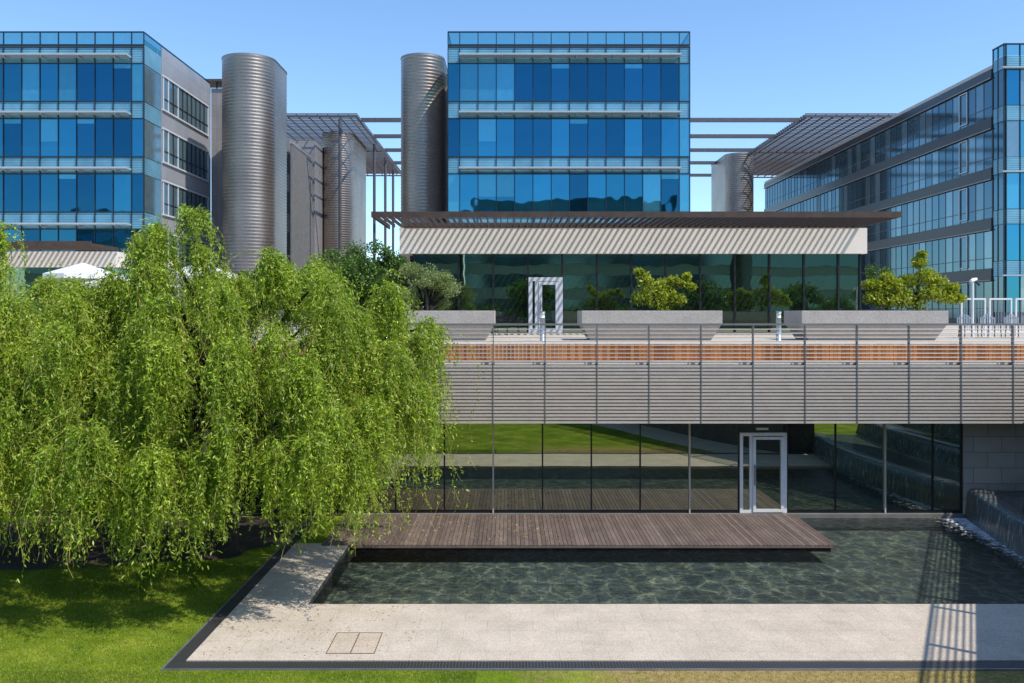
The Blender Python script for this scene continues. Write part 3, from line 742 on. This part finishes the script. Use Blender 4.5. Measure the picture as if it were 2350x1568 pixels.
def willow(loc,clumps,seed,label,per=92,K=30):
    rng=np.random.default_rng(seed)
    C=np.array([c[:3] for c in clumps]); out=np.array([c[3:5] for c in clumps])
    idx=np.repeat(np.arange(len(C)),per); n=len(idx)
    dens=rng.uniform(.35,1.0,len(C)); keepS=rng.random(n)<dens[idx]; idx=idx[keepS]; n=len(idx)
    az=rng.uniform(0,2*np.pi,n); ob=np.arctan2(out[idx,1],out[idx,0])
    m=rng.random(n)<.55; az[m]=ob[m]+rng.normal(0,.7,m.sum())
    el=np.radians(rng.uniform(-15,75,n))
    d=np.stack([np.cos(az)*np.cos(el),np.sin(az)*np.cos(el),np.sin(el)],1)
    sc=np.array([c[5] for c in clumps])[idx][:,None]
    tail=rng.uniform(.6,2.4,len(C))[idx][:,None]
    p=C[idx]+rng.normal(0,.08,(n,3)); step0=rng.uniform(.024,.058,(n,1))*sc
    stray=rng.random(n)<.08; step0[stray]*=1.7
    pts=[p.copy()]; ph=rng.uniform(0,6.28,n); fr=rng.uniform(.7,1.3,n)
    lng=(rng.random((n,1))**1.6)*tail*1.35+.5
    zc=rng.uniform(-.4,.5,len(C))
    zmin=rng.uniform(1.15,1.75,n)+zc[idx]
    for k in range(K):
        d=unit(d+rng.uniform(.18,.36,(n,1))*np.array([0,0,-1.])+rng.normal(0,.18,(n,3)))
        wob=np.stack([np.cos(ph+k*fr),np.sin(ph+k*fr),0*ph],1)*.5
        st=step0*(1 if k<7 else lng)
        p=p+(d+wob*(.4 if k<7 else .7))*st; pts.append(p.copy())
    pts=np.stack(pts,1)
    ok=(pts[:,1:,2]>zmin[:,None]).reshape(-1)
    base=pts[:,1:].reshape(-1,3); dirs=unit((pts[:,1:]-pts[:,:-1]).reshape(-1,3))
    V=[];Q=[];o=0;MI=[]
    for j in range(3):
        keep=(rng.random(len(base))<(.9 if j<2 else .45))&ok
        b=base[keep]+rng.normal(0,.025,(keep.sum(),3)); dd=unit(dirs[keep]*.45+rng.normal(0,.55,(keep.sum(),3))+np.array([0,0,-.2]))
        v,q=leaves(b,dd,.082,.026,rng); V.append(v);Q.append(q+o);o+=len(v);MI.append(np.zeros(len(q)))
    a=pts[:,:-2:2].reshape(-1,3); b=pts[:,2::2].reshape(-1,3); kk=min(len(a),len(b)); a=a[:kk];b=b[:kk]
    m2=b[:,2]>1.25; a=a[m2]; b=b[m2]
    sd=unit(np.cross(b-a,rng.normal(size=a.shape)))*.003
    v=np.stack([a-sd,a+sd,b+sd*.8,b-sd*.8],1).reshape(-1,3); q=np.arange(len(v)).reshape(-1,4)
    V.append(v);Q.append(q+o);MI.append(np.ones(len(q)))
    V=np.concatenate(V)-np.array(loc); me=mesh_np('crown',V,np.concatenate(Q),[M['willow'],M['twig']],np.concatenate(MI))
    e=empty('willow_tree',loc,label,'tree')
    place('crown',me,loc,e)
    t=MB(); x,y,_=loc
    t.tube([(x,y,-.1),(x+.05,y,.8),(x-.05,y+.1,2.0),(x+.1,y,3.2)],[.30,.22,.2,.16],M['bark'],12)
    for i,c in enumerate(clumps):
        if i%2 and len(clumps)>20: continue
        b0=Vector((x,y,rng.uniform(1.6,3.2))); c0=Vector(c[:3]); mid=b0.lerp(c0,.5)+Vector((rng.normal()*.2,rng.normal()*.2,.5))
        t.tube([b0,b0.lerp(mid,.5)+Vector((0,0,.1)),mid,c0],[.11,.08,.055,.018],M['bark'],6)
    part('trunk',t,e,True,origin=loc)
    return e
def dome(cx,cy,cz,rx,ry,rz,n,seed,emin=-.25,jit=.1,exp=.75,scale=1.0):
    rng=np.random.default_rng(seed); res=[]
    for i in range(n):
        zz=emin+(1-emin)*(i+.5)/n; a=i*2.39996+rng.normal()*.2; rr=math.sqrt(max(0,1-max(zz,0)**2))
        ux,uy=math.cos(a)*rr,math.sin(a)*rr
        if uy>.75 and i%2: continue
        lobe=.15*math.sin(5*a+2.5*zz*3)+.10*math.sin(3*a-4*zz)
        s=1-abs(rng.normal())*jit+lobe-.05
        fx=math.copysign(abs(ux)**exp,ux)
        fy=math.copysign(abs(uy)**exp,uy)
        res.append((cx+fx*rx*s,cy+fy*ry*s,cz+zz*rz*s+rng.normal()*.32,ux+.01,uy+.01,rng.uniform(.7,1.25)*scale))
    return res
cl=dome(-6.0,18.4,4.1,3.95,3.0,2.3,66,3,emin=-.3,jit=.08)
cl+=[(-6.9,17.2,7.0,-.1,-.5,.9),(-6.4,17.6,7.4,.3,-.2,.7),(-7.3,17.6,6.7,-.6,-.3,.8),(-6.1,17.2,6.5,.5,-.3,.8),(-6.9,16.8,6.2,-.2,-.8,1.0),(-7.7,17.0,6.0,-.8,-.4,1.0),
     (-4.6,17.0,6.4,.3,-.5,.85),(-3.5,17.4,6.1,.5,-.4,.9),(-2.5,18.0,5.8,.6,-.4,.9),(-2.0,18.2,4.8,.7,-.2,1.1),(-2.3,17.0,4.6,.6,-.6,1.2),(-3.2,15.4,3.7,.3,-.8,1.1),(-4.8,14.8,3.4,.2,-1,1.05),(-7.0,14.6,3.3,0,-1,1.05),
     (-1.9,17.4,3.8,.7,-.5,1.05),(-6.0,15.2,4.8,0,-1,1.1),(-4.2,15.6,5.0,.2,-1,1.1),(-7.9,15.5,5.0,-.2,-1,1.1),
     (-1.8,18.6,5.1,.8,0,1.0),(-5.9,14.6,2.95,0,-1,.95),(-4.0,15.1,3.0,.1,-1,.95),(-7.8,14.8,3.0,0,-1,.9),(-3.4,16.6,5.3,.3,-.8,1.1),(-5.2,15.9,5.7,.1,-.8,1.1),(-2.6,16.2,3.6,.5,-.8,1.0),
     (-6.5,20.5,2.6,0,.5,1.0),(-5.2,20.8,2.5,.3,.5,1.0),(-7.6,20.2,2.4,-.2,.5,1.0),(-6.0,17.0,2.6,.2,-.5,1.0),(-7.4,17.5,2.6,-.2,-.5,1.0),(-4.6,18.2,2.6,.2,-.5,1.0),(-8.7,20.4,2.5,-.2,.5,1.0),(-6.4,21.0,1.9,0,.5,.8),(-7.8,21.0,1.9,0,.5,.8),
     (-5.2,14.9,2.6,0,-1,.9),(-6.4,15.0,2.6,0,-1,.9),(-3.4,14.7,3.2,.2,-1,1.0),(-2.9,15.6,2.9,.3,-1,.9)]
willow((-6.4,19.6,0),cl,11,'large weeping willow with curly hanging bright green foliage')
cl=dome(-11.6,18.4,3.9,3.8,3.2,2.2,46,8,emin=-.25,jit=.08)
cl=[c for c in cl if c[0]>-14.2]
cl+=[(-10.6,18,7.0,0,-.3,.6),(-9.9,17.6,5.6,.4,-.5,1.0),(-9.0,16.0,4.6,.3,-.8,1.1),(-8.8,15.2,3.6,.2,-.9,1.1),(-9.9,15.3,4.2,0,-1,1.1),(-8.3,16.5,5.6,.3,-.8,1.0),(-9.6,14.9,3.3,0,-1,1.0),
     (-10.5,15.0,3.0,0,-1,.95),(-9.1,14.8,2.8,0,-1,.9),(-8.6,16.2,3.2,0,-1,1.0),(-10.0,16.0,5.2,0,-1,1.1),(-9.4,16.6,3.0,0,-1,.9),(-11.3,15.6,3.8,0,-1,1.0),
     (-9.9,20.6,2.5,0,.5,1.0),(-11.2,20.6,2.5,0,.5,1.0),(-12.4,20.4,2.5,0,.5,1.0),(-10.4,18.0,2.6,0,-.5,1.0),(-9.2,18.4,2.5,0,-.5,1.0),(-10.6,21,1.9,0,.5,.8),(-9.2,21,1.9,0,.5,.8),(-12,21,1.9,0,.5,.8)]
willow((-11.8,19.4,0),cl,21,'second weeping willow with dense hanging foliage over the lawn')

def tree(name,loc,centers,nleaf,L,Wd,mat,seed,label,cr=.3,trunk=.06,group=None,cat='tree'):
    rng=np.random.default_rng(seed); C=np.array(centers)
    idx=rng.integers(0,len(C),nleaf); off=unit(rng.normal(size=(nleaf,3)))*(rng.random((nleaf,1))**.5)*C[idx,3:4]
    P=C[idx,:3]+off*np.array([1,1,.7]); D=unit(off*.6+rng.normal(0,.8,(nleaf,3))*C[idx,3:4])
    v,q=leaves(P,D,L,Wd,rng); me=mesh_np('crown',v,q,[mat])
    e=empty(name,loc,label,cat,group); place('crown',me,loc,e)
    t=MB()
    h=max(.2,C[:,2].mean()*.45)
    t.tube([(0,0,-.05),(.03,0,h*.5),(0,0,h)],[trunk,trunk*.8,trunk*.7],M['bark'],8)
    for c in centers[:40]:
        c0=Vector(c[:3]); s=Vector((0,0,h*.95)); t.tube([s,s.lerp(c0,.5)+Vector((rng.normal()*.05,rng.normal()*.05,.08*h)),c0],[trunk*.5,trunk*.35,trunk*.1],M['bark'],5)
    me=t.mesh('trunk',(0,0,0),True); place('trunk',me,loc,e)
    return e
def blobs(n,rx,ry,z0,z1,r,seed):
    rng=np.random.default_rng(seed); res=[]
    while len(res)<n:
        a=rng.normal(size=3); a/=np.linalg.norm(a); s=rng.random()**.4
        res.append((a[0]*rx*s,a[1]*ry*s,(z0+z1)/2+a[2]*(z1-z0)/2*s,r*rng.uniform(.6,1.3)))
    return res
d=26.7
c1=[(-.45,0,.4,.32),(-.2,.1,.75,.34),(0,-.1,.45,.4),(.35,0,.5,.35),(-.35,0,1.0,.25),(.25,.1,.8,.3),(.55,0,.95,.2),(.85,0,.85,.17),(.95,0,1.05,.12),(.1,0,.2,.4),(-.5,0,1.2,.12),(1.1,0,.75,.1),(.7,0,.35,.25)]
tree('lime_tree',(X(1505,d),d,5.45),c1,3600,.10,.06,M['lime'],5,'small sparse lime green tree growing in a granite planter',trunk=.04,group='small lime green trees in planters')
c2=[(0,0,.3,.4),(-.5,0,.5,.38),(.4,0,.6,.4),(-.2,.1,.9,.35),(.3,0,1.1,.35),(.1,0,1.5,.22),(.7,.1,.9,.3),(.9,0,.45,.35),(.2,0,1.75,.12),(-.7,0,.85,.2),(1.1,0,.7,.22),(1.3,0,.4,.2)]
tree('lime_tree',(X(2105,d),d+.1,5.45),c2,5200,.10,.06,M['lime'],6,'tall spreading lime green tree growing in a granite planter',trunk=.05,group='small lime green trees in planters')
c3=[(0,0,.3,.4),(-.4,0,.4,.3),(.4,0,.35,.35),(-.2,0,.75,.3),(.2,0,.8,.3),(-.5,0,.8,.18),(0,0,1.0,.2)]
tree('lime_tree',(X(2030,d),d-.1,5.45),c3,3200,.10,.06,M['lime'],9,'round lime green shrub growing in a granite planter',trunk=.04,group='small lime green trees in planters')
tree('olive_tree',(X(980,28.3),28.3,4.57),[(a,b,c+.35,r) for a,b,c,r in blobs(30,1.05,.7,.6,2.0,.32,4)],12000,.075,.028,M['olive'],7,'grey-green olive tree with gnarled branches on the terrace',trunk=.10)
tree('round_tree',(X(2015,40),40,4.57),blobs(12,.6,.6,1.6,3.0,.3,14),3000,.09,.05,M['dark'],15,'small dark evergreen tree on the terrace')
for (u,dd,hh,s) in ((845,46,5.6,31),(790,44,4.8,32),(895,46,4.6,33),(735,52,4.4,34),(590,50,4.2,35)):
    tree('evergreen_tree',(X(u,dd),dd,4.57),blobs(30,1.9,1.5,.4,hh-.8,.6,s),8000,.15,.085,M['dark'],s,'dark evergreen tree beyond the terrace',trunk=.1,group='dark evergreen trees beyond the willows')
proto=None
for i in range(15):
    xx=-30+i*5.2+random.uniform(-1.5,1.5); yy=-12-random.uniform(0,9)
    if proto is None:
        proto=tree('park_tree',(xx,yy,0),blobs(30,3.2,3.0,2.8,9.0,1.1,50),9000,.32,.2,M['dark'],51,'leafy green park tree across the lawn',trunk=.25,group='park trees across the lawn')
        kids=[o for o in scene.objects if o.parent==proto]
    else:
        e=proto.copy(); scene.collection.objects.link(e); e.location=(xx,yy,0); sc=random.uniform(.65,.98); e.scale=(sc,sc,sc); e.rotation_euler=(0,0,random.uniform(0,6))
        for k in kids:
            c=k.copy(); c.parent=e; scene.collection.objects.link(c)
rng=np.random.default_rng(99)
def patch(n,x0,x1,y0,y1): return np.stack([rng.uniform(x0,x1,n),rng.uniform(y0,y1,n),np.zeros(n)],1)
P=np.concatenate([patch(80000,-9.8,-5.29,12.4,18.8),patch(32000,-8,-.5,12.3,13.12),patch(5500,-.5,8.2,12.3,13.12)])
n=len(P); a=rng.uniform(0,6.283,n); hgt=rng.uniform(.012,.038,n)
sd=np.stack([np.cos(a),np.sin(a),0*a],1)*.005; tip=np.stack([rng.normal(0,.018,n),rng.normal(0,.018,n),hgt],1)
v=np.stack([P-sd,P+sd,P+tip],1).reshape(-1,3); me=mesh_np('grass',v,np.arange(n*3).reshape(n,3),[M['grassb']])
place('grass',me,(0,0,0),None,'short mown green grass blades','grass','stuff')
n=420; P=np.stack([rng.uniform(-4.2,1.5,n),rng.uniform(20.2,23,n),np.full(n,.056)],1)
P2=np.stack([rng.uniform(-5,-1.5,180),rng.uniform(13.6,16,180),np.full(180,.036)],1); P=np.concatenate([P,P2])
D=unit(rng.normal(size=(len(P),3))*np.array([1,1,.08])); v,q=leaves(P,D,.05,.025,rng)
v[:,2]=np.maximum(v[:,2],.033); me=mesh_np('fallen_leaves',v,q,[M['fallen']]); place('fallen_leaves',me,(0,0,0),None,'dry yellow willow leaves scattered on deck and paving','leaves','stuff')
# ---------------------------------------------------------------- furniture
def parasol(x,y,zt,r):
    e=empty('parasol',(x,y,4.57),'open white parasol on the terrace behind the willows','parasol','white parasols on the terrace')
    q=MB(); n=8
    for j in range(n):
        a,b=2*math.pi*j/n,2*math.pi*(j+1)/n
        A=(x+r*math.cos(a),y+r*math.sin(a),zt-.55); B=(x+r*math.cos(b),y+r*math.sin(b),zt-.55)
        q.poly([A,B,(x,y,zt)],M['white']); q.poly([(A[0],A[1],A[2]-.22),(B[0],B[1],B[2]-.22),B,A],M['white'])
    part('canopy',q,e)
    q=MB(); q.tube([(x,y,4.57),(x,y,zt)],.04,M['steel'],8); part('pole',q,e)
for u in (190,460,260): parasol(X(u,40),40,Z(603 if u!=260 else 625,40),1.7)
cx_,cyy=X(2232,30),30; e=empty('security_camera',(cx_,cyy,4.57),'white security camera on a slim pole','security camera')
q=MB(); q.tube([(cx_,cyy,4.57),(cx_,cyy,6.55)],[.05,.035],M['white'],10); part('pole',q,e)
q=MB(); q.tube([(cx_-.12,cyy-.1,6.48),(cx_+.15,cyy+.05,6.56)],.055,M['white'],10); q.box(cx_-.03,cx_+.03,cyy-.03,cyy+.03,6.42,6.6,M['white']); q.tube([(cx_+.1,cyy,6.5),(cx_+.24,cyy,6.35)],[.02,.05],M['darksteel'],8); part('camera',q,e)
for i,(u0,u1) in enumerate(((2205,2262),(2270,2322),(2330,2390))):
    a,b=X(u0,31),X(u1,31); e=empty('metal_gate',((a+b)/2,31,4.57),'white framed metal gate panel on the terrace','gate','white gate panels')
    q=MB()
    for (x0_,x1_,z0_,z1_) in ((a,a+.05,4.57,5.92),(b-.05,b,4.57,5.92),(a+.05,b-.05,5.86,5.92),(a+.05,b-.05,4.7,4.76)): q.box(x0_,x1_,30.97,31.03,z0_,z1_,M['white'])
    part('frame',q,e); q=MB(); x=a+.12
    while x<b-.08: q.box(x,x+.012,30.99,31.01,4.76,5.86,M['lamp']); x+=.10
    part('bars',q,e)
def chair(u,d,mt,lab):
    x=X(u,d); e=empty('garden_chair',(x,d,4.57),lab,'chair','chairs on the terrace')
    q=MB(); q.box(x-.24,x+.24,d-.22,d+.22,4.98,5.03,mt); part('seat',q,e)
    q=MB()
    for i in range(9):
        a=math.pi*i/8; q.box(x-.26+.058*i,x-.235+.058*i,d+.2,d+.22,5.031,5.1+.14*math.sin(a)+.12,mt)
    q.box(x-.26,x+.24,d+.221,d+.24,5.2,5.24,mt)
    part('backrest',q,e)
    for sx in(-.2,.2):
        for sy in(-.18,.18):
            q=MB(); q.tube([(x+sx*1.1,d+sy*1.1,4.57),(x+sx,d+sy,4.979)],.015,M['darksteel'],6); part('leg',q,e)
chair(1150,32,M['darksteel'],'dark metal chair in front of the glass pavilion')
chair(1178,32.6,M['darksteel'],'dark metal chair in front of the glass pavilion')
for u in (2222,2275,2330): chair(u,28.6,M['ledge'],'pale grey metal chair beside the white gates')

# ---------------------------------------------------------------- light, sky, camera
L=Vector((-.60,.40,-1.0)).normalized()
sun=bpy.data.lights.new('sun','SUN'); sun.energy=5.0; sun.angle=math.radians(.5); sun.color=(1,.95,.86)
so=bpy.data.objects.new('sun',sun); scene.collection.objects.link(so); so.rotation_euler=L.to_track_quat('-Z','Y').to_euler(); so.location=(20,-20,40)
wd=bpy.data.worlds.new('World'); scene.world=wd; wd.use_nodes=True; nt=wd.node_tree; nt.nodes.clear()
sk=nt.nodes.new('ShaderNodeTexSky'); sk.sky_type='NISHITA'; sk.sun_disc=False
sk.sun_elevation=math.asin(-L.z); sk.sun_rotation=math.atan2(.60,-.40)
sk.air_density=1.0; sk.dust_density=.5; sk.ozone_density=2.4; sk.altitude=600
gm=nt.nodes.new('ShaderNodeVectorMath'); gm.operation='MULTIPLY'; gm.inputs[1].default_value=(1.33,1.55,1.70)
nt.links.new(sk.outputs[0],gm.inputs[0])
bg=nt.nodes.new('ShaderNodeBackground'); bg.inputs[1].default_value=.14
ow=nt.nodes.new('ShaderNodeOutputWorld'); nt.links.new(gm.outputs[0],bg.inputs[0]); nt.links.new(bg.outputs[0],ow.inputs[0])
cam=bpy.data.cameras.new('camera'); co=bpy.data.objects.new('camera',cam); scene.collection.objects.link(co)
co.location=(0,0,H); co.rotation_euler=(math.radians(90),0,0); cam.sensor_width=36; cam.lens=36*F/2350.0
cam.shift_x=5/2350.; cam.shift_y=-66/2350.; cam.clip_end=4000; cam.clip_start=.1
scene.camera=co
scene.view_settings.view_transform='Standard'; scene.view_settings.look='None'; scene.view_settings.exposure=0
